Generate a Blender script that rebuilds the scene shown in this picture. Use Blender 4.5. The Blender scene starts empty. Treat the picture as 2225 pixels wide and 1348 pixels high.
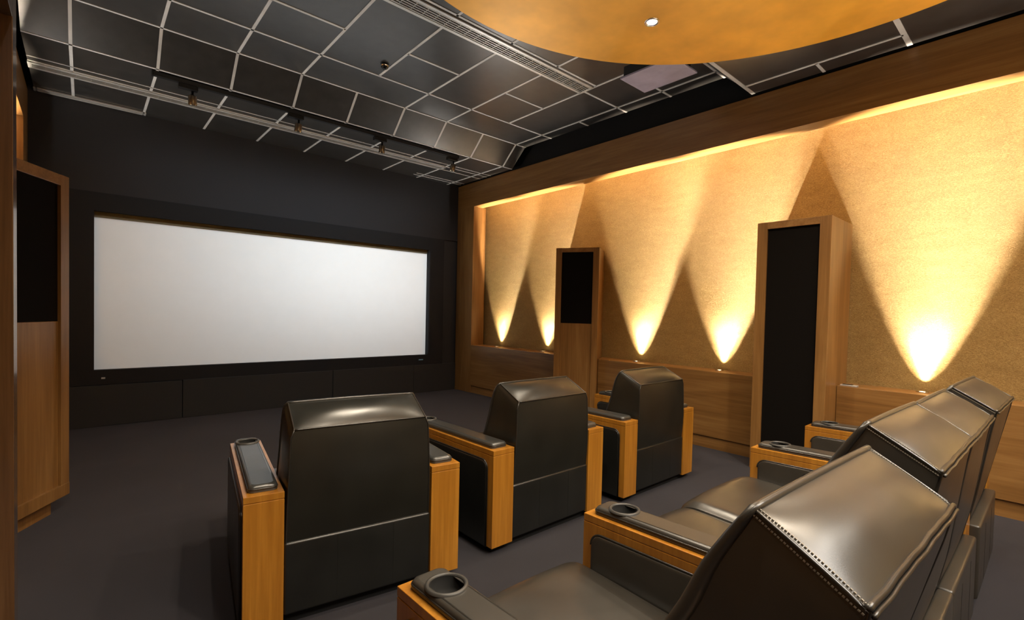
import bpy, bmesh, math, random
from mathutils import Vector, Matrix
random.seed(4)
S = 1.4                      # camera height in metres; plan units are multiples of it
C = bpy.context.scene.collection

# ------------------------------------------------------------------ materials
def new_mat(name):
    m = bpy.data.materials.new(name); m.use_nodes = True
    nt = m.node_tree
    return m, nt, nt.nodes['Principled BSDF']

def coords(nt, scale, rot=(0, 0, 0)):
    tc = nt.nodes.new('ShaderNodeTexCoord'); mp = nt.nodes.new('ShaderNodeMapping')
    mp.inputs['Scale'].default_value = scale; mp.inputs['Rotation'].default_value = rot
    nt.links.new(tc.outputs['Object'], mp.inputs['Vector'])
    return mp.outputs['Vector']

def noise(nt, vec, scale, detail=4, rough=.55, dist=0):
    n = nt.nodes.new('ShaderNodeTexNoise')
    n.inputs['Scale'].default_value = scale; n.inputs['Detail'].default_value = detail
    n.inputs['Roughness'].default_value = rough; n.inputs['Distortion'].default_value = dist
    nt.links.new(vec, n.inputs['Vector']); return n.outputs['Fac']

def ramp(nt, fac, stops):
    r = nt.nodes.new('ShaderNodeValToRGB'); el = r.color_ramp.elements
    while len(el) < len(stops): el.new(.5)
    for e, (p, c) in zip(el, stops): e.position = p; e.color = (*c, 1)
    nt.links.new(fac, r.inputs['Fac']); return r.outputs['Color']

def bump(nt, bs, h, strength, dist=.01):
    b = nt.nodes.new('ShaderNodeBump'); b.inputs['Strength'].default_value = strength
    b.inputs['Distance'].default_value = dist
    nt.links.new(h, b.inputs['Height']); nt.links.new(b.outputs['Normal'], bs.inputs['Normal'])

def mixf(nt, a, b, t):
    m = nt.nodes.new('ShaderNodeMix'); m.inputs['Factor'].default_value = t
    nt.links.new(a, m.inputs[2]); nt.links.new(b, m.inputs[3]); return m.outputs[0]

def wood(name, dark, mid, light, grain, rough=.35, coat=.25, vary=1.):
    """grain: axis along which the fibres run"""
    m, nt, bs = new_mat(name)
    fine = {'x': (1.2, 34, 34), 'y': (34, 1.2, 34), 'z': (34, 34, 1.2)}[grain]
    wide = {'x': (.5, 5, 5), 'y': (5, .5, 5), 'z': (5, 5, .5)}[grain]
    v1 = coords(nt, fine); v2 = coords(nt, wide)
    n1 = noise(nt, v1, 1.6, 6, .62, .3); n2 = noise(nt, v2, 1.1, 4, .5, 1.4)
    f = mixf(nt, n1, n2, .55)
    col = ramp(nt, f, [(.32, dark), (.5, mid), (.68, light)])
    nt.links.new(col, bs.inputs['Base Color'])
    bs.inputs['Roughness'].default_value = rough
    bs.inputs['Coat Weight'].default_value = coat; bs.inputs['Coat Roughness'].default_value = .22
    bump(nt, bs, n1, .08, .004)
    return m

def leather(name, col, rough, wrinkle=.25, coat=.0):
    m, nt, bs = new_mat(name)
    v = coords(nt, (1, 1, 1))
    g = noise(nt, v, 420, 2, .6); w = noise(nt, coords(nt, (7, 14, 7), (0, 0, .4)), 1, 1.5, .45, 0)
    big = noise(nt, v, 5, 2, .5)
    f = mixf(nt, g, w, .93)
    bump(nt, bs, f, wrinkle, .006)
    c = ramp(nt, big, [(.3, tuple(a * .85 for a in col)), (.7, tuple(a * 1.15 for a in col))])
    nt.links.new(c, bs.inputs['Base Color'])
    rr = nt.nodes.new('ShaderNodeMapRange'); nt.links.new(big, rr.inputs['Value'])
    rr.inputs['To Min'].default_value = rough - .05; rr.inputs['To Max'].default_value = rough + .06
    nt.links.new(rr.outputs['Result'], bs.inputs['Roughness'])
    bs.inputs['Specular IOR Level'].default_value = .75
    bs.inputs['Coat Weight'].default_value = coat
    return m

def plain(name, col, rough=.5, metal=0., nscale=0, nstr=.2, spec=.5, var=.12):
    m, nt, bs = new_mat(name)
    v = coords(nt, (1, 1, 1)); n = noise(nt, v, nscale or 6, 3)
    c = ramp(nt, n, [(.3, tuple(a * (1 - var) for a in col)), (.7, tuple(min(1, a * (1 + var)) for a in col))])
    nt.links.new(c, bs.inputs['Base Color'])
    bs.inputs['Roughness'].default_value = rough; bs.inputs['Metallic'].default_value = metal
    bs.inputs['Specular IOR Level'].default_value = spec
    if nscale: bump(nt, bs, n, nstr, .003)
    return m

def emit(name, col, strength):
    m, nt, bs = new_mat(name)
    bs.inputs['Base Color'].default_value = (.8, .8, .8, 1)
    bs.inputs['Emission Color'].default_value = (*col, 1)
    bs.inputs['Emission Strength'].default_value = strength
    return m

def fabric_wall():
    m, nt, bs = new_mat('gold_wallcovering')
    v = coords(nt, (40, 40, 150)); n = noise(nt, v, 2.2, 5, .68, 1.3)
    v2 = coords(nt, (3, 3, 9)); n2 = noise(nt, v2, 2, 3, .5, .5)
    f = mixf(nt, n, n2, .10)
    c = ramp(nt, f, [(.32, (.165, .100, .030)), (.5, (.340, .222, .074)), (.66, (.62, .455, .195))])
    nt.links.new(c, bs.inputs['Base Color'])
    bs.inputs['Roughness'].default_value = .42; bs.inputs['Metallic'].default_value = .4
    bump(nt, bs, n, 1., .012)
    return m

def carpet():
    m, nt, bs = new_mat('aubergine_carpet')
    v = coords(nt, (1, 1, 1)); n = noise(nt, v, 900, 2, .6)
    b = noise(nt, coords(nt, (1, 1.6, 1), (0, 0, .5)), 1.1, 3, .55, .8)
    c = ramp(nt, b, [(.3, (.0070, .0066, .0085)), (.55, (.0108, .0100, .0128)), (.75, (.0175, .0160, .0195))])
    nt.links.new(c, bs.inputs['Base Color'])
    bs.inputs['Roughness'].default_value = .95; bs.inputs['Sheen Weight'].default_value = .14
    bs.inputs['Sheen Tint'].default_value = (.55, .5, .6, 1)
    bump(nt, bs, n, .5, .006)
    return m

M = {}
M['wood_h'] = wood('walnut_panel_horizontal', (.160, .074, .0190), (.238, .115, .033), (.325, .172, .056), 'y')
M['wood_v'] = wood('walnut_panel_vertical', (.160, .074, .0190), (.238, .115, .033), (.325, .172, .056), 'z')
M['wood_gloss'] = wood('lacquered_walnut', (.07, .033, .013), (.11, .053, .021), (.15, .078, .033), 'z', .12, .9)
M['chair_v'] = wood('cherry_vertical', (.29, .105, .0100), (.39, .160, .0180), (.52, .232, .030), 'z', .3, .35)
M['chair_h'] = wood('cherry_horizontal', (.29, .105, .0100), (.39, .160, .0180), (.52, .232, .030), 'y', .3, .35)
M['leather'] = leather('black_leather', (.0145, .0140, .0110), .30, .20)
M['leather_row'] = leather('brown_black_leather', (.035, .0310, .0255), .31, .22)
M['leather_panel'] = leather('dark_panel_leather', (.0120, .0122, .0110), .33, .12)
M['pad'] = leather('grey_black_pad_leather', (.040, .040, .037), .30, .10)
M['pad'].node_tree.nodes['Principled BSDF'].inputs['Specular IOR Level'].default_value = 1.
M['pad_row'] = leather('brown_pad_leather', (.042, .038, .032), .34, .12)
M['piping'] = leather('leather_piping', (.020, .018, .015), .30, .05)
M['fabric'] = fabric_wall()
M['carpet'] = carpet()
M['charcoal'] = plain('charcoal_acoustic_cloth', (.027, .028, .033), .85, 0, 300, .2)
M['charcoal2'] = plain('charcoal_base_cloth', (.025, .0255, .0275), .75, 0, 300, .15)
M['velvet'] = plain('black_velvet', (.0125, .0130, .0155), .9, 0, 500, .2)
M['tile'] = plain('dark_ceiling_tile', (.034, .032, .030), .30, 0, 9, .03, .8, .2)
M['tbar'] = plain('pale_ceiling_bar', (.60, .59, .57), .45, 0)
M['grille_metal'] = plain('aluminium_grille', (.62, .61, .58), .35, .45)
M['black'] = plain('black_void', (.004, .004, .004), .9)
M['cloth'] = plain('black_speaker_cloth', (.0058, .0045, .0038), .95, 0, 700, .3, .1)
M['screen'] = plain('matte_white_screen', (.76, .77, .76), .9, 0, 0, 0, .2, .01)
M['top_strip'] = plain('olive_strip', (.150, .122, .070), .9)
M['gold'] = plain('gold_leaf_paint', (.86, .42, .035), .45, .25, 3.2, .04, .5, .13)
M['goldrim'] = plain('gold_rim', (.45, .22, .03), .5, .2)
M['chrome'] = plain('chrome', (.75, .73, .70), .12, 1.)
M['bronze'] = plain('bronze_lamp', (.20, .165, .12), .28, .9)
M['blackmetal'] = plain('black_metal', (.008, .008, .008), .4, .2)
M['cup'] = plain('black_cup_plastic', (.010, .010, .010), .32)
M['cupring'] = plain('grey_cup_ring', (.052, .050, .046), .38)
M['thread'] = plain('grey_thread', (.30, .27, .22), .6)
M['lilac'] = plain('pale_lilac_casing', (.36, .33, .44), .5)
M['silver'] = plain('silver_plastic', (.5, .5, .5), .35, .4)
M['tag_w'] = plain('white_tag', (.6, .6, .6), .5)
M['tag_b'] = plain('blue_tag', (.25, .55, .75), .4)
M['lamp'] = emit('uplight_lens', (1, .80, .50), 22)
M['lamp_d'] = emit('downlight_lens', (1, .90, .75), 14)
M['lamp_t'] = emit('track_lamp_lens', (1, .97, .9), 6)
M['gasket'] = plain('dark_plinth', (.004, .004, .004), .8)

# ------------------------------------------------------------------ geometry helpers (plan units)
def link(name, bm, mat, parent=None, smooth=False, origin=None):
    me = bpy.data.meshes.new(name)
    if origin is not None:
        bmesh.ops.translate(bm, verts=bm.verts, vec=-Vector(origin))
    bmesh.ops.scale(bm, verts=bm.verts, vec=(S, S, S))
    bm.to_mesh(me); bm.free()
    for p in me.polygons: p.use_smooth = smooth
    me.materials.append(mat)
    o = bpy.data.objects.new(name, me); C.objects.link(o)
    if origin is not None: o.location = Vector(origin) * S
    if parent is not None: o.parent = parent
    return o

def box(bm, x0, x1, y0, y1, z0, z1, bev=0, seg=2):
    t = bmesh.new(); bmesh.ops.create_cube(t, size=1)
    for v in t.verts:
        v.co = Vector((x0 + (v.co.x + .5) * (x1 - x0), y0 + (v.co.y + .5) * (y1 - y0), z0 + (v.co.z + .5) * (z1 - z0)))
    if bev: bmesh.ops.bevel(t, geom=list(t.edges), offset=bev, segments=seg, profile=.5, affect='EDGES')
    add(bm, t); return bm

def add(bm, t, mat=None):
    if mat is not None: bmesh.ops.transform(t, matrix=mat, verts=t.verts)
    me = bpy.data.meshes.new('tmp'); t.to_mesh(me); t.free(); bm.from_mesh(me); bpy.data.meshes.remove(me)

def B(*a, **k): return box(bmesh.new(), *a, **k)

def prism(bm, poly, z0, z1, bev=0):
    """poly: xy list, counter-clockwise"""
    t = bmesh.new()
    lo = [t.verts.new((x, y, z0)) for x, y in poly]; hi = [t.verts.new((x, y, z1)) for x, y in poly]
    n = len(poly)
    t.faces.new(lo[::-1]); t.faces.new(hi)
    for i in range(n): t.faces.new((lo[i], lo[(i + 1) % n], hi[(i + 1) % n], hi[i]))
    if bev: bmesh.ops.bevel(t, geom=list(t.edges), offset=bev, segments=2, profile=.5, affect='EDGES')
    add(bm, t); return bm

def prism_yz(bm, poly, x0, x1):
    t = bmesh.new()
    a = [t.verts.new((x0, y, z)) for y, z in poly]; b = [t.verts.new((x1, y, z)) for y, z in poly]
    n = len(poly); t.faces.new(a); t.faces.new(b[::-1])
    for i in range(n): t.faces.new((a[(i + 1) % n], a[i], b[i], b[(i + 1) % n]))
    bmesh.ops.recalc_face_normals(t, faces=t.faces)
    add(bm, t); return bm

def lathe(bm, prof, cx, cy, cz=0, n=32):
    rings = []
    for r, z in prof:
        rings.append([bm.verts.new((cx + r * math.cos(2 * math.pi * i / n), cy + r * math.sin(2 * math.pi * i / n), cz + z)) for i in range(n)] if r > 1e-6 else [bm.verts.new((cx, cy, cz + z))])
    for a, b in zip(rings, rings[1:]):
        for i in range(n):
            j = (i + 1) % n
            if len(a) == 1 and len(b) == 1: continue
            if len(a) == 1: bm.faces.new((a[0], b[j], b[i]))
            elif len(b) == 1: bm.faces.new((a[i], a[j], b[0]))
            else: bm.faces.new((a[i], a[j], b[j], b[i]))
    return bm

def tube(bm, pts, r, n=8, closed=False):
    rad = r if callable(r) else (lambda i: r)
    pts = [Vector(p) for p in pts]; rings = []
    up = Vector((.13, .27, .95)).normalized(); N = len(pts)
    for i, p in enumerate(pts):
        if closed: d = pts[(i + 1) % N] - pts[i - 1]
        else: d = pts[min(i + 1, N - 1)] - pts[max(i - 1, 0)]
        d.normalize(); a = d.cross(up)
        if a.length < 1e-3: a = d.cross(Vector((1, 0, 0)))
        a.normalize(); b = d.cross(a)
        rings.append([bm.verts.new(p + rad(i) * (math.cos(2 * math.pi * k / n) * a + math.sin(2 * math.pi * k / n) * b)) for k in range(n)])
    for i in range(N if closed else N - 1):
        A = rings[i]; Bq = rings[(i + 1) % N]
        for k in range(n): bm.faces.new((A[k], A[(k + 1) % n], Bq[(k + 1) % n], Bq[k]))
    if not closed:
        bm.faces.new(rings[0][::-1]); bm.faces.new(rings[-1])
    return bm

def smooth_path(pts, k=6):
    """Catmull-Rom through pts"""
    P = [Vector(p) for p in pts]; out = []
    for i in range(len(P) - 1):
        p0 = P[max(i - 1, 0)]; p1 = P[i]; p2 = P[i + 1]; p3 = P[min(i + 2, len(P) - 1)]
        for j in range(k):
            t = j / k
            out.append(.5 * ((2 * p1) + (-p0 + p2) * t + (2 * p0 - 5 * p1 + 4 * p2 - p3) * t * t + (-p0 + 3 * p1 - 3 * p2 + p3) * t ** 3))
    out.append(P[-1]); return out

def surf(bm, f, nu, nv, flip=False):
    g = [[bm.verts.new(f(i / nu, j / nv)) for j in range(nv + 1)] for i in range(nu + 1)]
    for i in range(nu):
        for j in range(nv):
            q = (g[i][j], g[i + 1][j], g[i + 1][j + 1], g[i][j + 1])
            bm.faces.new(q[::-1] if flip else q)

def rrect(y0, y1, z0, z1, r, corners=(1, 1, 1, 1), n=6):
    """rounded rectangle outline in a plane; corners: (lo-lo, hi-lo, hi-hi, lo-hi)"""
    out = []
    cs = [(y0, z0, 180), (y1, z0, 270), (y1, z1, 0), (y0, z1, 90)]
    for (y, z, a), on in zip(cs, corners):
        if not on: out.append((y, z)); continue
        cy = y + (r if y == y0 else -r); cz = z + (r if z == z0 else -r)
        for i in range(n + 1):
            t = math.radians(a + 90 * i / n); out.append((cy + r * math.cos(t), cz + r * math.sin(t)))
    return out

def empty(name, loc, rz=0):
    o = bpy.data.objects.new(name, None); C.objects.link(o)
    o.empty_display_size = .1
    o.location = Vector(loc) * S; o.rotation_euler = (0, 0, rz); return o

def tag(o, label, cat, group=None, kind=None):
    if label: o['label'] = label
    if cat: o['category'] = cat
    if group: o['group'] = group
    if kind: o['kind'] = kind
    return o

def structure(name, bm, mat, **k):
    o = link(name, bm, mat, **k); o['kind'] = 'structure'; return o

def copy_tree(o, parent=None):
    c = o.copy(); C.objects.link(c)
    if parent is not None: c.parent = parent
    for ch in [x for x in bpy.data.objects if x.parent == o]: copy_tree(ch, c)
    return c

def spot(name, loc, aim, watts, angle, blend, col, size=.02, parent=None):
    l = bpy.data.lights.new(name, 'SPOT'); l.energy = watts; l.spot_size = math.radians(angle)
    l.spot_blend = blend; l.color = col; l.shadow_soft_size = size
    o = bpy.data.objects.new(name, l); C.objects.link(o)
    o.location = Vector(loc) * S
    d = (Vector(aim) - Vector(loc)); o.rotation_euler = d.to_track_quat('-Z', 'Y').to_euler()
    if parent is not None:
        o.parent = parent; o.location = (Vector(loc) - Vector(parent.location) / S) * S
    return o

def area(name, loc, aim, sx, sy, watts, col, parent=None, spread=180):
    l = bpy.data.lights.new(name, 'AREA'); l.shape = 'RECTANGLE'; l.size = sx * S; l.size_y = sy * S
    l.energy = watts; l.color = col; l.spread = math.radians(spread)
    o = bpy.data.objects.new(name, l); C.objects.link(o)
    o.location = Vector(loc) * S
    d = (Vector(aim) - Vector(loc)); o.rotation_euler = d.to_track_quat('-Z', 'Y').to_euler()
    return o

MX = 3.2364          # the room is symmetric about x = MX / 2
XR = 3.5514          # front plane of the right wall's joinery
XF = 3.76            # plane of the gold wall covering
XL, XLF = MX - XR, MX - XF
YS = 5.11            # screen wall
YB = -1.35           # rear wall
ZS = 2.5676          # lower ceiling
ZM = 2.75            # raised ceiling
ZB = 2.2736          # underside of the wall beam
ZL = .5841           # ledge

# ------------------------------------------------------------------ room shell
structure('floor', B(XLF - .35, XF + .1, YB - .1, YS + .15, -.06, 0), M['carpet'])
structure('wall_right', B(XF, XF + .1, YB - .05, YS + .15, 0, ZM + .15), M['fabric'])
structure('wall_left', B(XLF - .1, XLF, 1.99, YS + .15, 0, ZM + .15), M['fabric'])
structure('wall_back', B(XLF - .4, XF + .1, YB - .1, YB, 0, ZM + .15), M['fabric'])
structure('wall_front', B(XLF - .1, XF + .1, YS + .06, YS + .15, 0, ZM + .15), M['charcoal'])
structure('wall_left', B(XLF - .4, XLF - .3, YB - .05, 2.05, 0, ZM + .15), M['wood_v'])
# upper part of the screen wall stands a little forward of the screen recess
structure('trim_1', B(XL, XR, YS, YS + .06, 1.878, ZM), M['charcoal'])
structure('trim_2', B(3.357, XR, YS + .012, YS + .06, .335, 1.878), M['charcoal2'])
structure('trim_3', B(XL, -.09, YS + .012, YS + .06, .335, 1.878), M['charcoal2'])
# base of the screen wall: padded boards
for i, (a, b) in enumerate([(XL, .648), (.652, 1.98), (1.984, 2.95), (2.954, XR)]):
    structure('baseboard_front', B(a, b, YS - (.012 if i in (1, 2) else .008), YS + .06, 0, .337 if i else .333, .003), M['charcoal2'])

# ceiling: raised coffer between two lower soffits, sloping sides
bm = bmesh.new()
XE = 3.515; XEL = MX - XE
box(bm, XEL, XE, 1.687, 3.84, ZM, ZM + .03)
box(bm, XEL, XE, 4.04, YS + .06, ZS, ZS + .03)
box(bm, XLF - .3, XE, YB, 1.478, ZS, ZS + .03)
prism_yz(bm, [(4.04, ZS), (4.04, ZS + .03), (3.84, ZM + .03), (3.84, ZM)], XEL, XE)
prism_yz(bm, [(1.478, ZS), (1.478, ZS + .03), (1.687, ZM + .03), (1.687, ZM)], XEL, XE)
ceil = structure('ceiling', bm, M['tile'])
structure('ceiling', B(XLF - .35, XF + .1, YB - .1, YS + .15, ZM + .13, ZM + .16), M['black'])
bm = bmesh.new()
box(bm, XE + .12, XF, YB, YS + .05, ZS - .01, ZM + .13)
structure('trim_4', bm, M['black'])
bm = bmesh.new(); box(bm, XLF, XEL - .12, 1.99, YS + .05, ZS - .01, ZM + .13); structure('trim_5', bm, M['black'])
# pale grid bars
g = bmesh.new(); hw = .0085; zb0 = ZM - .003
gx = [.367 + .4305 * k for k in range(-1, 8)]      # -0.06 ... 3.38
def barx(x0, x1, y, z=ZM, w=hw): box(g, x0, x1, y - w, y + w, z - .0035, z + .002)
def bary(x, y0, y1, z=ZM, w=hw): box(g, x - w, x + w, y0, y1, z - .0035, z + .002)
barx(XEL, XE, 3.834, ZM); barx(XEL, XE, 3.452)
barx(.797, 1.228, 3.035)
barx(1.659, 2.089, 3.02); barx(2.520, 2.950, 3.005); barx(2.950, XE, 2.552); barx(3.380, XE, 2.978)
barx(XEL, .367, 3.03); barx(XEL, 2.95, 2.43); barx(2.95, XE, 2.128)
for x in gx:
    if x < .2: bary(x, 3.452, 3.84); bary(x, 2.6, 3.03)
    elif x < .5: bary(x, 2.6, 3.84)
    elif x < 1.3: bary(x, 2.6, 3.84)
    elif x < 2.0: bary(x, 2.6, 3.452)
    elif x < 2.7: bary(x, 2.6, 3.84)
    elif x < 3.0: bary(x, 1.69, 3.452)
    else: bary(x, 1.69, 3.84)
    if 1 < x < 2.7: bary(x, 1.69, 2.44)
barx(XEL, XE, 1.694)
# lower soffit near the screen
for y in (4.05, 4.42, 4.497, 4.615, 4.94, 5.01): barx(XEL if y < 4.9 else 2.85, XE, y, ZS, .005 if y > 4.4 else hw)
for x in gx: bary(x, 4.04, YS, ZS)
# lower soffit near the camera
barx(XEL, XE, 1.485, ZS, .012); bary(3.365, .63, 1.48, ZS); barx(3.365, XE, 1.052, ZS); barx(2.5, XE, .626, ZS, .013)
bary(3.365, -.9, .6, ZS) if False else None
# bars up the sloping side
for x in gx:
    t = bmesh.new()
    a = Vector((0, 4.04, ZS)); b = Vector((0, 3.84, ZM)); n = Vector((0, -(ZM - ZS), -.2)).normalized() * .003
    vs = []
    for p in (a, b):
        for sx in (-hw, hw):
            for k in (-.5, 1): vs.append(t.verts.new((x + sx, p.y + n.y * k, p.z + n.z * k)))
    bmesh.ops.convex_hull(t, input=vs); add(g, t)
grid = link('ceiling_grid', g, M['tbar'], ceil)

# wall joinery: beam, ledge cabinets, end stiles (right side, mirrored on the left)
def mir(poly, side):
    if side > 0: return poly
    return [(MX - x, y) for x, y in poly][::-1]
def mbox(bm, side, x0, x1, *a, **k):
    if side < 0: x0, x1 = MX - x1, MX - x0
    return box(bm, x0, x1, *a, **k)
colpoly = [(3.29, 3.132), (3.49, 2.785), (XF, 2.941), (XF, 3.403)]
for side, nm in ((1, 'right'), (-1, 'left')):
    yend = YB if side > 0 else 1.99
    bm = bmesh.new(); mbox(bm, side, XR, 3.69, yend, YS - .0, ZB, ZS - .004, bev=.0015)
    o = structure('trim_6', bm, M['wood_h'])
    bm = bmesh.new(); mbox(bm, side, 3.69, XF, yend, YS, ZS - .06, ZS - .004)
    structure('trim_7', bm, M['wood_h'])
    bm = bmesh.new(); mbox(bm, side, XR, 3.74, 4.776, YS, 0, ZB, bev=.0015); structure('trim_8', bm, M['wood_v'])
    # little square block at the foot and the joint plate
    bm = bmesh.new(); mbox(bm, side, XR - .006, XR, 5.06, YS - .01, .0, .035); structure('baseboard_%s' % nm, bm, M['wood_v'])
    segs = [[(XR, 3.286), (XF, 3.407), (XF, 4.776), (XR, 4.776)]]
    if side > 0: segs += [[(XR, 1.36), (XF, 1.36), (XF, 2.937), (XR, 2.816)], [(XR, YB), (XF, YB), (XF, .925), (XR, .925)]]
    else: segs += [[(XR, 1.99), (XF, 1.99), (XF, 2.937), (XR, 2.816)]]
    for sg in segs:
        bm = bmesh.new(); prism(bm, mir(sg, side), .09, ZL, .0012); structure('trim_9', bm, M['wood_h'])
        ks = [(min(x + .012, XF) if x == XR else x, y) for x, y in sg]
        bm = bmesh.new(); prism(bm, mir(ks, side), 0, .09); structure('baseboard_%s' % nm, bm, M['wood_h'])

# entrance portal at the left edge, beside the camera
PX = -.145
bm = bmesh.new(); box(bm, XLF - .3, PX, 1.90, 1.99, 0, ZS, .0015); structure('door_1', bm, M['wood_gloss'])
bm = bmesh.new(); box(bm, PX - .10, PX, -.6, 1.899, 1.765, ZS, .0015); structure('door_1', bm, M['wood_gloss'])
bm = bmesh.new(); box(bm, PX - .4, PX, -.8, -.6, 0, ZS, .0015); structure('door_1', bm, M['wood_gloss'])

# ------------------------------------------------------------------ projection screen
scr = empty('projection_screen', (1.6, YS, .335))
def loc(bm, o):
    bmesh.ops.translate(bm, verts=bm.verts, vec=-Vector(o.location) / S); return bm
SL, SR, SB, ST = .0589, 3.1385, .4565, 1.7312
bm = bmesh.new()
box(bm, -.088, SL, YS - .004, YS + .058, .337, 1.878); box(bm, SR, 3.354, YS - .004, YS + .058, .337, 1.878)
box(bm, SL, SR, YS - .004, YS + .058, .337, SB); box(bm, SL, SR, YS - .004, YS + .058, ST, 1.878)
link('frame', loc(bm, scr), M['velvet'], scr)
link('screen_surface', loc(B(SL - .004, SR + .004, YS + .048, YS + .055, SB - .004, ST + .004), scr), M['screen'], scr)
link('upper_strip', loc(B(SL, SR, YS + .04, YS + .047, ST - .043, ST), scr), M['top_strip'], scr)['label'] = 'narrow olive brown strip along the top of the screen'  # separate strip, coloured browner and darker than the screen below it
link('maker_plate', loc(B(3.02, 3.078, YS - .008, YS - .003, .394, .405), scr), M['tag_b'], scr)['label'] = 'small pale blue plate at the lower right of the frame'
link('sensor', loc(B(.103, .128, YS - .008, YS - .003, .384, .397), scr), M['tag_w'], scr)['label'] = 'small grey sensor at the lower left of the frame'
tag(scr, 'wide blank white projection screen in a black velvet frame on the dark front wall', 'screen')

# ------------------------------------------------------------------ speaker columns
def column(label, origin, rz, w, back, z0, ztop, border, topb, grille_z0, lower_panel, plinth_in, sub, group):
    """local frame: face along +x (width w), outward normal -y; back: list of xy behind the face"""
    r = empty('speaker_column', origin, rz)
    tag(r, label, 'speaker', group)
    # carcass behind the recessed front
    bm = bmesh.new(); prism(bm, [(0, .028), (w, .028)] + back, z0, ztop - .001, .0); link('cabinet', bm, M['wood_v'], r)
    bm = bmesh.new()
    box(bm, 0, border, 0, .029, z0, ztop, .0012); box(bm, w - border, w, 0, .029, z0, ztop, .0012)
    link('side_stile', bm, M['wood_v'], r)
    bm = bmesh.new(); box(bm, border, w - border, .0005, .029, ztop - topb, ztop - .0005, .0012)
    link('top_rail', bm, M['wood_h'] if abs(rz) > .8 else M['wood_v'], r)
    bm = bmesh.new(); box(bm, 0 if lower_panel else border, w if lower_panel else w - border, -.002 if lower_panel else .0005, .029, z0 - .001, z0 + .055, .0012); link('bottom_rail', bm, M['wood_v'], r)
    link('grille_cloth', B(border, w - border, .014, .03, grille_z0, ztop - topb), M['cloth'], r)
    if lower_panel: link('front_panel', B(border, w - border, .012, .03, z0 + .05, grille_z0 - .002, .001), M['wood_v'], r)
    if plinth_in:
        bm = bmesh.new(); prism(bm, [(plinth_in, .045), (w - plinth_in, .045)] + [(x, y) for x, y in back], 0, z0, 0)
        link('plinth', bm, M['wood_v'], r)
    return r
def to_local(pts, o, rz):
    c, s = math.cos(-rz), math.sin(-rz)
    return [((x - o[0]) * c - (y - o[1]) * s, (x - o[0]) * s + (y - o[1]) * c) for x, y in pts]
# near right column: face along y at x = 3.33 (local +x = world -y)
o = (3.335, 1.352, 0); rz = -math.pi / 2
column('tall wooden speaker column with full-height black cloth front against the gold wall', o, rz, .425,
       to_local([(XF - .001, .927), (XF - .001, 1.352)], o, rz), .0, 1.622, .062, .045, .06, False, 0, None, None)
# far right column turned towards the seats
o = (3.29, 3.132, 0); d = Vector((3.49 - 3.29, 2.785 - 3.132)); rz = math.atan2(d.y, d.x)
column('slimmer wooden speaker column farther along the gold wall, short black cloth above a wood panel', o, rz, d.length,
       to_local([(XF - .001, 2.941), (XF - .001, 3.403)], o, rz), .08, 1.603, .055, .04, .91, True, .05, None, None)
# left column, mirror image
o = (MX - 3.49, 2.785, 0); d = Vector((3.49 - 3.29, 3.132 - 2.785)); rz = math.atan2(d.y, d.x)
column('wooden speaker column on the left wall, turned towards the seats beside the screen', o, rz, d.length,
       to_local([(XLF + .001, 3.403), (XLF + .001, 2.941)], o, rz), .08, 1.588, .055, .05, .91, True, .05, None, None)

# ------------------------------------------------------------------ uplights on the ledges
UPY = [4.44, 3.67, 2.495, 1.742, .53, -.45]
WARM = (1.0, .85, .66)
CORE = (1.0, .89, .74)
def light_nodes(o):
    l = o.data; l.use_nodes = True; nt = l.node_tree; N = nt.nodes; K = nt.links
    inv = o.rotation_euler.to_matrix().inverted(); tc = N.new('ShaderNodeTexCoord')
    def dot(v):
        n = N.new('ShaderNodeVectorMath'); n.operation = 'DOT_PRODUCT'; K.new(tc.outputs['Normal'], n.inputs[0])
        n.inputs[1].default_value = inv @ Vector(v); return n.outputs['Value']
    def mth(op, a, b=None):
        n = N.new('ShaderNodeMath'); n.operation = op
        for k, q in enumerate((a, b)):
            if q is None: continue
            if isinstance(q, (int, float)): n.inputs[k].default_value = q
            else: K.new(q, n.inputs[k])
        return n.outputs[0]
    def sm(v, lo, hi, a, b):
        n = N.new('ShaderNodeMapRange'); n.interpolation_type = 'SMOOTHSTEP'; K.new(v, n.inputs['Value'])
        for k, q in zip(('From Min', 'From Max', 'To Min', 'To Max'), (lo, hi, a, b)): n.inputs[k].default_value = q
        return n.outputs['Result']
    return N['Emission'].inputs['Strength'], K, dot, mth, sm

def room_spill(p, side, watts):
    """weak lobe of the same lamp that leaves the reflector on the room side and reaches the ceiling"""
    o = spot('uplight_spill', p, (p[0] - .55 * side, p[1], p[2] + 1), watts, 125, .6, (1, .95, .88), .02)
    out, K, dot, mth, sm = light_nodes(o)
    t = mth('DIVIDE', dot((-side, 0, 0)), dot((0, 0, 1)))
    fy = mth('DIVIDE', dot((0, 1, 0)), dot((0, 0, 1)))     # shielded towards the screen
    K.new(mth('MULTIPLY', sm(t, .04, .22, 0, 1), sm(fy, .28, .50, 1, 0)), out)

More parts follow.
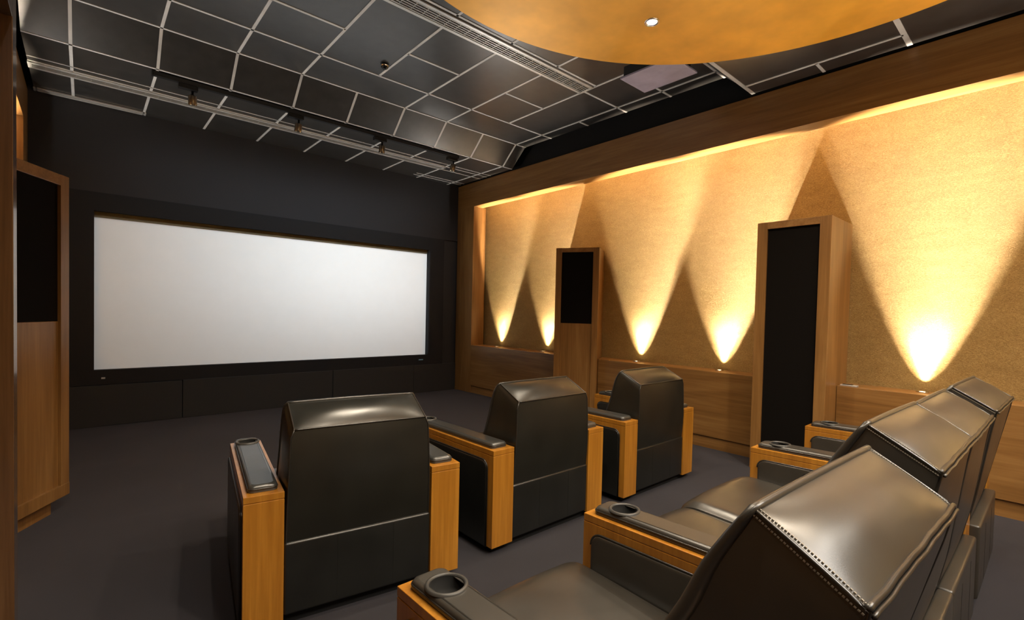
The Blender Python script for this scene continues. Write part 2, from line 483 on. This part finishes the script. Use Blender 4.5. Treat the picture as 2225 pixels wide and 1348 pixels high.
def wall_wash(p, side, watts, tilt=25, size=64):
    """asymmetric reflector lamp: its optic throws more light towards the vertical so the wall is washed evenly"""
    th = math.radians(tilt)
    o = spot('uplight_beam', p, (p[0] + math.sin(th) * side, p[1], p[2] + math.cos(th)), watts, size, .30, WARM, .010)
    inv = o.rotation_euler.to_matrix().inverted()
    upv = inv @ Vector((0, 0, 1)); wv = inv @ Vector((side, 0, 0)); sv = inv @ Vector((0, 1, 0))
    l = o.data; l.use_nodes = True; nt = l.node_tree; N = nt.nodes; K = nt.links
    em = N['Emission']; tc = N.new('ShaderNodeTexCoord')
    def dot(v):
        n = N.new('ShaderNodeVectorMath'); n.operation = 'DOT_PRODUCT'; K.new(tc.outputs['Normal'], n.inputs[0])
        n.inputs[1].default_value = v; return n.outputs['Value']
    def mth(op, a, b=None, c=None):
        n = N.new('ShaderNodeMath'); n.operation = op
        for k, q in enumerate((a, b, c)):
            if q is None: continue
            if isinstance(q, (int, float)): n.inputs[k].default_value = q
            else: K.new(q, n.inputs[k])
        return n.outputs[0]
    def sm(v, lo, hi, a, b):
        n = N.new('ShaderNodeMapRange'); n.interpolation_type = 'SMOOTHSTEP'; K.new(v, n.inputs['Value'])
        for k, q in zip(('From Min', 'From Max', 'To Min', 'To Max'), (lo, hi, a, b)): n.inputs[k].default_value = q
        return n.outputs['Result']
    u = dot(upv); t = mth('DIVIDE', dot(wv), u); q = mth('ABSOLUTE', mth('DIVIDE', dot(sv), u))
    tt = mth('MINIMUM', mth('MAXIMUM', t, .055), 1.2)
    I = mth('MULTIPLY', mth('POWER', mth('DIVIDE', tt, .3), -1.55), sm(t, .0, .045, 4.5, 1))
    core = mth('ADD', mth('MULTIPLY', mth('MULTIPLY', sm(t, .13, .36, 0, 1), sm(q, .12, .50, 1, 0)), 6.0), 1.0)
    K.new(mth('MULTIPLY', I, core), em.inputs['Strength'])
    return o

def uplight(x, y, label, side, watts):
    r = empty('ledge_uplight', (x, y, ZL))
    tag(r, label, 'light', 'uplights set along the ledges')
    bm = lathe(bmesh.new(), [(.020, .0), (.030, .0), (.031, .003), (.028, .006), (.0215, .006), (.020, .003)], 0, 0, 0, 28)
    link('rim', bm, M['chrome'], r, True)
    bm = lathe(bmesh.new(), [(0, .0025), (.021, .0025)], 0, 0, 0, 28); link('lens', bm, M['lamp'], r)
    p = (x, y, ZL + .012)
    wall_wash(p, side, watts); room_spill(p, side, SPILL[round(y, 2)])
SPILL = {4.44: 95, 3.67: 26, 2.5: 12, 2.49: 12, 1.74: 20, .53: 36, -.45: 34}
UL = ['glowing round uplight on the right ledge nearest the screen', 'glowing round uplight on the right ledge just left of the far speaker column',
      'glowing round uplight on the ledge just right of the far speaker column', 'glowing round uplight on the ledge left of the tall black speaker column',
      'brightest round uplight on the ledge behind the reclining back row', None]
UW = [31, 32, 34, 35, 35, 32]
for i, y in enumerate(UPY):
    uplight(3.688, y, UL[i] or 'round uplight on the right ledge beyond the right edge of the photo', 1, UW[i])
for y in (4.44, 3.67):
    uplight(MX - 3.688, y, 'round uplight on the left ledge hidden behind the left joinery', -1, 30)
for side in (1, -1):
    y0 = YB + .1 if side > 0 else 2.1
    x = 3.725 if side > 0 else MX - 3.725
    L = 4.9 - y0
    area('cove_strip_light', (x, y0 + L / 2, 2.50), (x, y0 + L / 2, 0), .04, L, 24 * L / 6, (1, .50, .15))

# ------------------------------------------------------------------ round gold canopy with downlights
can = empty('ceiling_canopy', (1.575, .598, 2.5))
bm = bmesh.new(); lathe(bm, [(0, 0), (.5, 0), (1.0, 0), (1.455, 0), (1.4615, .004), (1.4615, .058), (1.455, .0625), (0, .0625)], 0, 0, 0, 192)
bmesh.ops.recalc_face_normals(bm, faces=bm.faces)
link('gold_disc', bm, M['gold'], can)
for k in range(6):
    a = math.radians(54.4 + 60 * k); R = 1.037; x, y = R * math.cos(a), R * math.sin(a)
    d = link('downlight', lathe(bmesh.new(), [(.024, .004), (.024, -.001), (.030, -.005), (.037, -.004), (.038, .0)], x, y, 0, 32), M['chrome'], can, True)
    link('lens', lathe(bmesh.new(), [(0, -.0008), (.0245, -.0008)], x, y, 0, 32), M['lamp_d'], d)
    spot('downlight_beam', (1.575 + x, .598 + y, 2.48), (1.575 + x, .598 + y, 0), 75, 135, .8, (1, .86, .66), .03)
tag(can, 'large round gold ceiling canopy with a chrome downlight', 'ceiling light')

# ------------------------------------------------------------------ air grilles
def air_grille(x0, x1, y0, y1, z, label, n, mat='grille_metal'):
    r = empty('air_grille', ((x0 + x1) / 2, (y0 + y1) / 2, z))
    tag(r, label, 'vent')
    f = .011
    bm = bmesh.new()
    for a in ((x0, x1, y0 - f, y0 + f), (x0, x1, y1 - f, y1 + f)): box(bm, *a, z - .010, z, .001)
    box(bm, x0 - f, x0 + f, y0 - f, y1 + f, z - .010, z, .001); box(bm, x1 - f, x1 + f, y0 - f, y1 + f, z - .010, z, .001)
    link('frame', loc(bm, r), M[mat], r)
    bm = bmesh.new()
    for k in range(1, n): y = y0 + (y1 - y0) * k / n; box(bm, x0, x1, y - .0025, y + .0025, z - .008, z - .003)
    link('slat', loc(bm, r), M[mat], r)
    bm = bmesh.new(); m = int((x1 - x0) / .075)
    for k in range(1, m): x = x0 + (x1 - x0) * k / m; box(bm, x - .0015, x + .0015, y0, y1, z - .006, z - .003)
    link('cross_bar', loc(bm, r), M[mat], r)['kind'] = 'stuff'
    link('backing', loc(B(x0, x1, y0, y1, z - .003, z - .001), r), M['black'], r)
    return r
air_grille(-.25, 2.94, 2.462, 2.582, ZM, 'long slotted air grille in the raised dark ceiling beside the gold canopy', 6)
air_grille(-.27, 2.95, 4.515, 4.600, ZS - .002, 'long pale air grille in the lower ceiling behind the track lights', 5)
air_grille(-.27, .37, 5.03, 5.075, ZS - .002, 'short pale air grille in the lower ceiling right above the front wall', 3)

# ------------------------------------------------------------------ ceiling detector
r = link('smoke_detector', lathe(bmesh.new(), [(0, -.034), (.014, -.033), (.024, -.024), (.028, -.012), (.030, -.010), (.031, 0), (0, 0)], 0, 0, 0, 28), M['blackmetal'], None, True)
r.location = Vector((1.612, 3.267, ZM)) * S
r.data.materials[0] = plain('glossy_black', (.006, .006, .006), .12)
tag(r, 'small glossy black dome detector on the raised dark ceiling', 'detector')
link('detector_rim', lathe(bmesh.new(), [(.026, -.018), (.0305, -.012), (.0305, -.008), (.027, -.006)], 0, 0, 0, 28), M['chrome'], r, True)

# ------------------------------------------------------------------ projector under the ceiling
pr = empty('projector', (2.98, 1.9, 2.64))
tag(pr, 'pale lilac box projector hanging from the ceiling, half hidden by the gold canopy', 'projector')
link('casing', loc(B(2.76, 3.055, 1.66, 2.066, 2.615, 2.627, .002), pr), M['lilac'], pr)
link('body', loc(B(2.775, 3.04, 1.70, 2.05, 2.627, 2.70, .004), pr), M['blackmetal'], pr)
link('mount', loc(B(2.86, 2.94, 1.82, 1.9, 2.70, ZM - .001), pr), M['blackmetal'], pr)
link('lens', loc(lathe(bmesh.new(), [(0, 0), (.022, .0), (.026, .02), (.026, .03)], 0, 0, 0, 20), empty('tmp', (0, 0, 0))), M['cup'], pr, True)
bpy.data.objects.remove(bpy.data.objects['tmp'])
ln = [x for x in bpy.data.objects if x.parent == pr and x.name.startswith('lens')][0]
ln.rotation_euler = (math.pi / 2, 0, 0); ln.location = Vector((-.08, .178, .023)) * S

PP = (2.90, 2.095, 2.663)
pb = spot('projector_beam', PP, (1.72, YS, 1.25), 540, 80, .1, (.93, .97, 1.), .01)
out, K, dot, mth, sm = light_nodes(pb)
yy = dot((0, 1, 0)); xa = mth('DIVIDE', dot((1, 0, 0)), yy); za = mth('DIVIDE', dot((0, 0, 1)), yy); Dp = YS + .05 - PP[1]
def win(v, lo, hi, e=.012):
    return mth('MULTIPLY', sm(v, lo, lo + e, 0, 1), sm(v, hi - e, hi, 1, 0))
w_ = mth('MULTIPLY', win(xa, (SL - .03 - PP[0]) / Dp, (SR + .03 - PP[0]) / Dp), win(za, (SB - .03 - PP[2]) / Dp, (ST - .03 - PP[2]) / Dp))
gx_ = mth('POWER', mth('DIVIDE', mth('SUBTRACT', xa, (2.05 - PP[0]) / Dp), .62), 2.); gz_ = mth('POWER', mth('DIVIDE', mth('SUBTRACT', za, (1.16 - PP[2]) / Dp), .26), 2.)
vig = mth('ADD', mth('MULTIPLY', mth('EXPONENT', mth('MULTIPLY', mth('ADD', gx_, gz_), -1.)), .55), .45)
K.new(mth('MULTIPLY', w_, vig), out)

# ------------------------------------------------------------------ track lighting
tr = empty('light_track', (1.59, 4.09, ZS))
tag(tr, 'long black lighting track on the lower ceiling in front of the screen', 'track')
link('rail', loc(B(.345, 2.835, 4.075, 4.105, 2.532, ZS - .0045, .002), tr), M['blackmetal'], tr)
link('end_cap', loc(B(.338, .345, 4.073, 4.107, 2.530, ZS - .0045), tr), M['blackmetal'], tr)
TL = ['bronze track spotlight nearest the left end of the black track', 'second bronze track spotlight from the left end of the black track',
      'third bronze track spotlight from the left end of the black track', 'bronze track spotlight at the right end of the black track']
for i, x in enumerate((.572, 1.292, 2.015, 2.79)):
    r = empty('track_spotlight', (x, 4.09, 2.532)); tag(r, TL[i], 'spotlight', 'spotlights on the ceiling track')
    link('adapter', B(-.085, .03, -.013, .028, -.030, -.001, .002), M['blackmetal'], r)
    link('stem', lathe(bmesh.new(), [(0, -.03), (.008, -.03), (.008, -.052), (.012, -.054), (.012, -.060), (0, -.062)], 0, .02, 0, 16), M['blackmetal'], r, True)
    h = link('lamp_head', lathe(bmesh.new(), [(0, .0), (.024, .0), (.027, -.004), (.027, -.062), (.025, -.066), (.022, -.066), (.021, -.058), (0, -.058)], 0, 0, 0, 28), M['bronze'], r, True)
    h.location = Vector((0, .02, -.058)) * S; h.rotation_euler = (math.radians(14), math.radians((-3, 2, -3, 8)[i]), 0)
    link('lens', lathe(bmesh.new(), [(0, -.0582), (.0208, -.0582)], 0, 0, 0, 24), M['lamp_t'], h)
    spot('track_beam', (x, 4.135, 2.395), (1.62 + (x - 1.62) * .95, YS + .05, 1.25), (12, 17, 20, 16)[i], 120, 1., (.90, .96, 1.), .03)

# ------------------------------------------------------------------ remote on the ledge
rm = empty('remote_control', (3.585, .868, ZL))
tag(rm, 'small silver remote control lying on the ledge beside the tall black speaker column', 'remote')
link('body', B(-.022, .022, -.045, .045, 0, .010, .003), M['silver'], rm)
link('keypad', B(-.014, .014, -.02, .035, .0095, .012, .001), M['black'], rm)

# ------------------------------------------------------------------ recliners
def warp(bm, L, rise):
    if rise:
        for v in bm.verts: v.co.z += rise * (1 - v.co.y / L) * max(0, min(1, v.co.z / .43))
    return bm

def slab_x(bm, outline, x0, x1, bev):
    """extrude a yz outline from x0 (back) to x1 (face) with a rounded face edge"""
    n = len(outline); cy = sum(p[0] for p in outline) / n; cz = sum(p[1] for p in outline) / n
    sgn = 1 if x1 > x0 else -1
    def inset(d):
        out = []
        for i, (y, z) in enumerate(outline):
            p, q = outline[i - 1], outline[(i + 1) % n]
            ty, tz = q[0] - p[0], q[1] - p[1]; l = math.hypot(ty, tz) or 1
            out.append((y - tz / l * d, z + ty / l * d))
        return out
    rings = []
    for d, x in ((0, x0), (0, x1 - sgn * bev), (bev * .3, x1 - sgn * bev * .3), (bev, x1), (bev * 3, x1 + sgn * bev * .25)):
        rings.append([bm.verts.new((x, y, z)) for y, z in inset(d)])
    for a, b in zip(rings, rings[1:]):
        for i in range(n):
            bm.faces.new((a[i], a[(i + 1) % n], b[(i + 1) % n], b[i]))
    bm.faces.new(rings[-1])
    bmesh.ops.recalc_face_normals(bm, faces=bm.faces)
    return bm

def make_arm(root, x0, x1, L, H, rise, lm, ya=0):
    """one wooden armrest; returns the part"""
    w = x1 - x0
    bm = bmesh.new(); box(bm, x0, x1, ya, L, .032, H - .0225, .0012); box(bm, x0, x1, ya, L, H - .0205, H, .0012)
    box(bm, x0 + .0015, x1 - .0015, ya + .0015, L - .0015, H - .03, H - .015)
    arm = link('armrest', warp(bm, L, rise), M['chair_v'], root)
    # leather panels on both flanks
    for s, xa in ((-1, x0), (1, x1)):
        ol = rrect(ya + .036, L - .034, .0325, H - .047, .032, (0, 0, 1, 1))
        bm = slab_x(bmesh.new(), ol, xa, xa + s * .0085, .003)
        p = link('side_panel', warp(bm, L, rise), lm, arm, True)
        pts = [(xa + s * .0045, y, z) for y, z in rrect(ya + .033, L - .031, .0325, H - .044, .035, (0, 0, 1, 1))]
        bm = tube(bmesh.new(), pts[1:] + [pts[0]] if False else pts[2:] + [pts[0]], .0028, 6)
        link('panel_piping', warp(bm, L, rise), M['piping'], arm, True)
    # padded top with a hole for the cup holder
    px0, px1, py0, py1 = x0 + .016, x1 - .016, ya + .028, L - .022
    cx, cy, cr = (x0 + x1) / 2, L - .098, .0345
    t = bmesh.new(); rings = []
    for ins, z in ((0, 0), (-.0018, .004), (.0003, .008), (-.0003, .014), (.0030, .0195), (.0100, .0225)):
        rings.append([t.verts.new((x, y, H + z)) for x, y in rrect(px0 + ins, px1 - ins, py0 + ins, py1 - ins, .016)])
    for a, b in zip(rings, rings[1:]):
        for i in range(len(a)): t.faces.new((a[i], a[(i + 1) % len(a)], b[(i + 1) % len(a)], b[i]))
    hole = [t.verts.new((cx + cr * math.cos(2 * math.pi * i / 32), cy + cr * math.sin(2 * math.pi * i / 32), H + .0225)) for i in range(32)]
    hole_e = [t.edges.new((hole[i], hole[(i + 1) % 32])) for i in range(32)]
    oe = [t.edges.get((rings[-1][i], rings[-1][(i + 1) % len(rings[-1])])) for i in range(len(rings[-1]))]
    bmesh.ops.triangle_fill(t, edges=oe + hole_e, use_beauty=True)
    bmesh.ops.recalc_face_normals(t, faces=t.faces)
    pad = link('arm_pad', warp(t, L, rise), M['pad'] if lm == M['leather_panel'] else M['pad_row'], arm)
    for p in pad.data.polygons: p.use_smooth = abs(p.normal.z) < .99
    bm = tube(bmesh.new(), [(x, y, H + .0105) for x, y in rrect(px0 - .001, px1 + .001, py0 - .001, py1 + .001, .017)], .0022, 6, True)
    link('pad_piping', warp(bm, L, rise), M['piping'], arm, True)
    bm = lathe(bmesh.new(), [(.0435, .0218), (.0425, .0262), (.0385, .0278), (.0355, .0262), (.0345, .020)], cx, cy, H, 40)
    bmesh.ops.recalc_face_normals(bm, faces=bm.faces)
    link('cup_ring', warp(bm, L, rise), M['cupring'], arm, True)
    bm = lathe(bmesh.new(), [(.0346, .024), (.033, .001), (.0, .0008)], cx, cy, H, 40)
    link('cup_well', warp(bm, L, rise), M['black'], arm, True)  # plain black stands in for the shade of a deeper well
    return arm

def lerp(a, b, t): return a + (b - a) * t

def make_back(root, x0, x1, rear_b, rear_t, front, lm, bulge=.010, stitched=False, top_x=None, yo=None, zo=(0, 0)):
    """backrest: rear line rear_b->rear_t (y,z); front curve list from top to bottom (y,z)"""
    fc = smooth_path([(0, y, z) for y, z in front], 5); nF = len(fc) - 1
    def F(v):                       # v: 0 bottom .. 1 top
        t = (1 - v) * nF; i = min(int(t), nF - 1); return fc[i].lerp(fc[i + 1], t - i)
    def R(v):
        bow = (0 if stitched else -.008) * math.sin(math.pi * v)
        return Vector((0, lerp(rear_b[0], rear_t[0], v) + bow, lerp(rear_b[1], rear_t[1], v)))
    tx0, tx1 = top_x or (x0 + .011, x1 - .011)
    def E(s, v):                    # x of the left (-1) or right (+1) flank at height v
        k = v ** 1.5 if top_x is None else min(1, max(0, (v - .36) / .30)) ** 1.3
        c = .009 * max(0, (v - .93) / .07) ** 2 if top_x is None else 0   # softened top corners
        return lerp(x0, tx0, k) + c if s < 0 else lerp(x1, tx1, k) - c
    def XU(u, v): return lerp(E(-1, v), E(1, v), u)
    def bg(a, b): return (math.sin(math.pi * a) * math.sin(math.pi * b)) ** .6 if 0 < a < 1 and 0 < b < 1 else 0
    bm = bmesh.new()
    # rear panel
    surf(bm, lambda u, v: Vector((XU(u, v), R(v).y - .5 * bulge * bg(u, v), R(v).z)), 16, 16)
    # side panels
    for s in (-1, 1):
        surf(bm, lambda u, v: Vector((E(s, v) + s * .5 * bulge * bg(u, v), *(R(v).lerp(F(v), u)).yz)), 12, 20, s > 0)
    # top panel: rear edge -> front edge, softly crowned
    a, b = R(1), F(1); nrm = Vector((0, -(b.z - a.z), b.y - a.y)).normalized()
    def top(u, v):
        p = a.lerp(b, v); k = bg(u, v)
        crown = .012 * math.sin(math.pi * v) * (1 - .93 * abs(2 * u - 1) ** 3.5) + bulge * k * .8
        pk = .0009 * math.sin(26 * u + 2.2 * math.sin(5 * v + 3 * u)) * math.sin(math.pi * v) ** 2 * (1 - v) ** 1.5 * (1 - abs(2 * u - 1) ** 4) * (.5 + .5 * math.sin(5 * u + 1))
        return Vector((XU(u, 1), p.y + nrm.y * (crown + pk), p.z + nrm.z * (crown + pk)))
    surf(bm, top, 40, 16)
    # ends of the crowned top meet the side panels
    for s, u in ((-1, 0), (1, 1)):
        surf(bm, lambda q, v: top(u, v).lerp(Vector((E(s, 1), *(a.lerp(b, v)).yz)), q), 1, 16, s < 0)
    # front
    surf(bm, lambda u, v: Vector((XU(u, v), F(v).y + 1.4 * bulge * bg(u, v), F(v).z)), 16, 24, True)
    bk = link('backrest', bm, lm, root, True)
    # piping along the front outline and the rear top edge
    bm = bmesh.new()
    path = [Vector((E(-1, v), F(v).y, F(v).z)) for v in [i / 20 for i in range(21)]]
    path += [Vector((XU(.5 + q / 2, 1), F(1).y, F(1).z + .002 * math.cos(q * 1.5))) for q in (-.9, -.6, -.3, 0, .3, .6, .9)]
    path += [Vector((E(1, v), F(v).y, F(v).z)) for v in [1 - i / 20 for i in range(21)]]
    if stitched:
        def fr(i):
            k = min(i, len(path) - 1 - i) / 20      # 0 at the foot, 1 at the top corner
            return .0056 + .0062 * max(0, min(1, (1.02 - k) * 3.2))
        tube(bm, path, fr, 12)
    else: tube(bm, path, .0048, 8)
    link('front_piping', bm, M['leather_row'] if stitched else M['piping'], bk, True)
    for off, rad in ((((-.0042, -.0035), .0030), ((.0010, .0026), .0043)) if stitched else (((-.001, .001), .0030),)):
        bm = bmesh.new()
        pts = []
        for i in range(41):
            q = -1 + i / 20; wob = (.0005 * math.sin(9 * q + x0 * 40) + .0004 * math.sin(17 * q + x0 * 90)) if stitched else 0
            pts.append(Vector((XU(.5 + q / 2, 1), a.y + off[0] + wob * .5, a.z + off[1] + wob)))
        tube(bm, pts, rad, 8)
        link('rear_piping', bm, M['piping'], bk, True)
    for s in (-1, 1):
        bm = bmesh.new()
        tube(bm, [Vector((E(s, v / 14), R(v / 14).y, R(v / 14).z)) for v in range(14)] + [top(0 if s < 0 else 1, v / 12) + Vector((s * .0005, 0, .0005)) for v in range(13)], .0026, 6)
        link('seam_piping', bm, M['piping'], bk, True)
    if stitched:
        for s in (-1, 1):
            for off in (-.009, .009):
                bm = bmesh.new()
                n = 34
                for i in range(n):
                    v = (i + .5) / n
                    if off < 0:
                        q_ = 7e-3 / (tx1 - tx0); base = top(q_ if s < 0 else 1 - q_, v) + Vector((0, 0, .0008))
                        d = (b - a).normalized()
                    else:
                        p = a.lerp(b, v); base = Vector((E(s, 1) + s * .0012, p.y, p.z - .0065)); d = (b - a).normalized()
                    t = bmesh.new(); bmesh.ops.create_cube(t, size=1)
                    for q in t.verts: q.co = Vector((q.co.x * .0017, q.co.y * .0026, q.co.z * .0017))
                    ang = math.atan2(d.z, d.y)
                    add(bm, t, Matrix.Translation(base) @ Matrix.Rotation(ang, 4, 'X'))
                link('stitching', bm, M['thread'], bk)['kind'] = 'stuff'
    if yo:                          # slight turn of this back relative to its seat
        for o in [bk] + [c for c in bpy.data.objects if c.parent == bk]:
            for q in o.data.vertices:
                t = (q.co.x / S - x0) / (x1 - x0); hz = min(1, max(0, (q.co.z / S - .40) / .25))
                q.co.y += lerp(yo[0], yo[1], t) * hz * S; q.co.z += lerp(zo[0], zo[1], t) * hz * S
    return bk

def make_seat(root, x0, x1, y0, y1, z, lm, front_z=.05):
    prof = smooth_path([(0, y0, z - .012), (0, lerp(y0, y1, .35), z - .006), (0, lerp(y0, y1, .75), z + .004), (0, y1 - .055, z + .004), (0, y1 - .012, z - .018), (0, y1, z - .055), (0, y1 - .004, z - .13), (0, y1 - .006, front_z)], 5)
    n = len(prof) - 1
    def f(u, v):
        p = prof[round(v * n)]
        e = abs(2 * u - 1); drop = .016 * max(0, (e - .86) / .14) ** 2.2
        cr = .010 * (1 - e ** 2.5)
        if p.z > z - .04: return Vector((lerp(x0, x1, u), p.y, p.z + cr - drop))
        return Vector((lerp(x0, x1, u), p.y + cr * .6 - drop, p.z))
    bm = bmesh.new(); surf(bm, f, 24, n)
    for s, u in ((-1, 0), (1, 1)):
        surf(bm, lambda q, v: f(u, v).lerp(Vector((f(u, v).x, min(f(u, v).y, y1 - .01), min(f(u, v).z, z - .05))), q), 2, n, s > 0)
    st = link('seat_cushion', bm, lm, root, True)
    bm = bmesh.new(); box(bm, x0 + .004, x1 - .004, y0 - .06, y1 - .05, .034, z - .05, .004)
    link('seat_base', bm, M['leather_panel'], root)
    return st

def make_rear_panel(root, x0, x1, lm, y=.004, seams=False, zt=.268):
    bm = bmesh.new(); box(bm, x0 + .001, x1 - .001, y, y + .035, .04, zt, .008, 4)
    p = link('rear_panel', bm, lm, root, True)
    me = p.data
    for q in me.polygons: q.use_smooth = True
    if seams:
        for t in (.333, .72):
            x = lerp(x0, x1, t)
            link('seam', B(x - .0007, x + .0007, y - .0006, y + .001, .05, .262), M['leather'], p)
    return p

def recliner(origin, rz, label):
    r = empty('recliner', origin, rz)
    tag(r, label, 'armchair', 'front row of single recliners')
    W, a, L, H = .71, .112, .69, .43
    make_arm(r, 0, a, L, H, .004, M['leather_panel']); make_arm(r, W - a, W, L, H, .004, M['leather_panel'])
    i0, i1 = a + .0005, W - a - .0005
    make_back(r, i0 + .006, i1 - .006, (.014, .25), (.006, .618), [(.135, .682), (.165, .625), (.190, .53), (.215, .45), (.245, .36), (.27, .29)], M['leather'])
    make_seat(r, i0 + .002, i1 - .002, .21, L + .04, .295, M['leather'])
    make_rear_panel(r, i0, i1, M['leather_panel'], .004, True)
    link('plinth', B(.03, W - .03, .035, L - .05, 0, .034), M['gasket'], r)
    return r

recliner((.3505, 1.575, 0), math.radians(-8.5), 'black leather recliner with wooden arms in the front row, nearest the camera')
recliner((1.243, 1.503, 0), 0, 'black leather recliner with wooden arms in the middle of the front row of three')
recliner((2.128, 1.495, 0), 0, 'black leather recliner with wooden arms in the front row, nearest the gold wall')

row = empty('recliner_sofa', (.484, .16, 0))
tag(row, 'back row of four joined dark leather reclining seats with wooden armrests and cup holders', 'sofa')
AR = [(0, .112), (.591, .703), (1.716, 1.828), (2.396, 2.508)]
L, H, RISE = .728, .430, .018
for a0, a1 in AR: make_arm(row, a0, a1, L, H, RISE, M['leather_row'], .03)
SE = [(.112, .591), (.703, 1.2095), (1.2095, 1.716), (1.828, 2.396)]
for k, (s0, s1) in enumerate(SE):
    s0 += .001; s1 -= .001
    m = .008 if k in (0, 3) else .004
    b0, b1 = (s0 + m, s1 - m)
    tops = [(.126, .584), (.714, 1.2065), (1.2125, 1.718), (1.846, 2.366)][k]
    zo = [(0, 0), (.020, .010), (.006, .0), (0, 0)][k]
    yo = [(-.001, -.016), (.016, .016), (.016, .016), (.014, .001)][k]
    if k == 3: b0, b1 = s0 + .012, s1 - .03
    dz = 0
    make_back(row, b0, b1, (.046, .25), (-.037, .697 + dz), [(.082, .768 + dz), (.128, .690), (.158, .619), (.188, .560), (.215, .49), (.24, .40), (.26, .30)], M['leather_row'], .012, True, tops, yo, zo)
    make_seat(row, s0 + .001, s1 - .001, .22, L + .055, .288 + (0, 0, .012, 0)[k], M['leather_row'])
    make_rear_panel(row, s0, s1, M['leather_row'], .002, True, .298)
link('plinth', B(.03, 2.478, .06, L - .05, 0, .034), M['gasket'], row)
# release rings on the flanks facing the seats
for xa in (AR[2][0], AR[3][0]):
    t = bmesh.new(); lathe(t, [(.014, .0), (.022, .0), (.0225, .003), (.019, .005), (.0145, .003)], 0, 0, 0, 24)
    bm = bmesh.new(); add(bm, t, Matrix.Translation((xa - .0098, .50, .352)) @ Matrix.Rotation(-math.pi / 2, 4, 'Y'))
    link('release_ring', bm, M['cup'], row, True)

# ------------------------------------------------------------------ added fill lights, out of view at the rear of the room
for x in (.8, 1.9, 3.0):  # unseen uplights added as fill for the chair backs
    r = empty('ledge_uplight', (x, YB + .14, ZL)); tag(r, 'added fill uplight on the unseen rear ledge behind the camera', 'light', 'uplights set along the ledges')
    link('rim', lathe(bmesh.new(), [(.020, .0), (.030, .0), (.031, .003), (.028, .006), (.0215, .006), (.020, .003)], 0, 0, 0, 28), M['chrome'], r, True)
    link('lens', lathe(bmesh.new(), [(0, .0025), (.021, .0025)], 0, 0, 0, 28), M['lamp'], r)
    spot('uplight_beam', (x, YB + .14, ZL + .012), (x, YB - .1, ZL + 1.0), 60, 80, .7, WARM, .012)
structure('trim_10', B(XLF, XR, YB, YB + .21, 0, ZL), M['wood_h'])
for x, y in ((.05, -.35), (1.3, -.9), (2.7, -.9)):  # unseen downlights added to brighten the back row's dark sides
    r = empty('downlight', (x, y, ZS)); tag(r, 'added fill downlight in the lower ceiling above and behind the camera', 'light', 'added fill downlights behind the camera')
    link('rim', lathe(bmesh.new(), [(.024, .004), (.024, -.001), (.030, -.005), (.037, -.004), (.038, .0)], 0, 0, 0, 32), M['chrome'], r, True)
    link('lens', lathe(bmesh.new(), [(0, -.0008), (.0245, -.0008)], 0, 0, 0, 32), M['lamp_d'], r)
    spot('downlight_beam', (x, y, ZS - .02), (x + .2, y + .3, 0), 55, 140, .8, (1, .88, .70), .03)
area('rear_top_fill', (1.7, -.9, 2.55), (1.7, -.3, 0), 2.6, .5, 60, (1, .96, .90), None, 120)  # added area fill behind the camera, lifts the chair backs
area('rear_up_fill', (1.7, YB + .1, ZL + .02), (1.7, YB + .75, 2.2), 3.2, .08, 26, (1, .92, .80), None, 110)  # added upward area fill, brightens the ceiling and gold canopy

# ------------------------------------------------------------------ world, camera, colour
w = bpy.data.worlds.new('world'); bpy.context.scene.world = w; w.use_nodes = True
w.node_tree.nodes['Background'].inputs[0].default_value = (.02, .02, .02, 1)
w.node_tree.nodes['Background'].inputs[1].default_value = .2

f, cy, yaw, pitch, roll = 1054.4686, 705.1847, .7228, -.0254, .0230
fw = Vector((math.sin(yaw) * math.cos(pitch), math.cos(yaw) * math.cos(pitch), math.sin(pitch)))
rt = Vector((math.cos(yaw), -math.sin(yaw), 0)); up = rt.cross(fw)
r2 = rt * math.cos(roll) + up * math.sin(roll); u2 = -rt * math.sin(roll) + up * math.cos(roll)
cd = bpy.data.cameras.new('camera'); cam = bpy.data.objects.new('camera', cd); C.objects.link(cam)
cd.sensor_width = 36; cd.lens = 36 * f / 2225; cd.shift_y = (cy - 674) / 2225; cd.clip_start = .02
m = Matrix.Identity(4)
for i in range(3): m[i][0] = r2[i]; m[i][1] = u2[i]; m[i][2] = -fw[i]
m[0][3], m[1][3], m[2][3] = 0, 0, S
cam.matrix_world = m
sc = bpy.context.scene; sc.camera = cam
sc.view_settings.view_transform = 'Standard'; sc.view_settings.look = 'None'
sc.view_settings.gamma = 1; sc.view_settings.use_curve_mapping = False
sc.view_settings.exposure = 0.65
sc.cycles.use_denoising = True
sc.cycles.max_bounces = 8; sc.cycles.diffuse_bounces = 5
sc.cycles.sample_clamp_indirect = 8
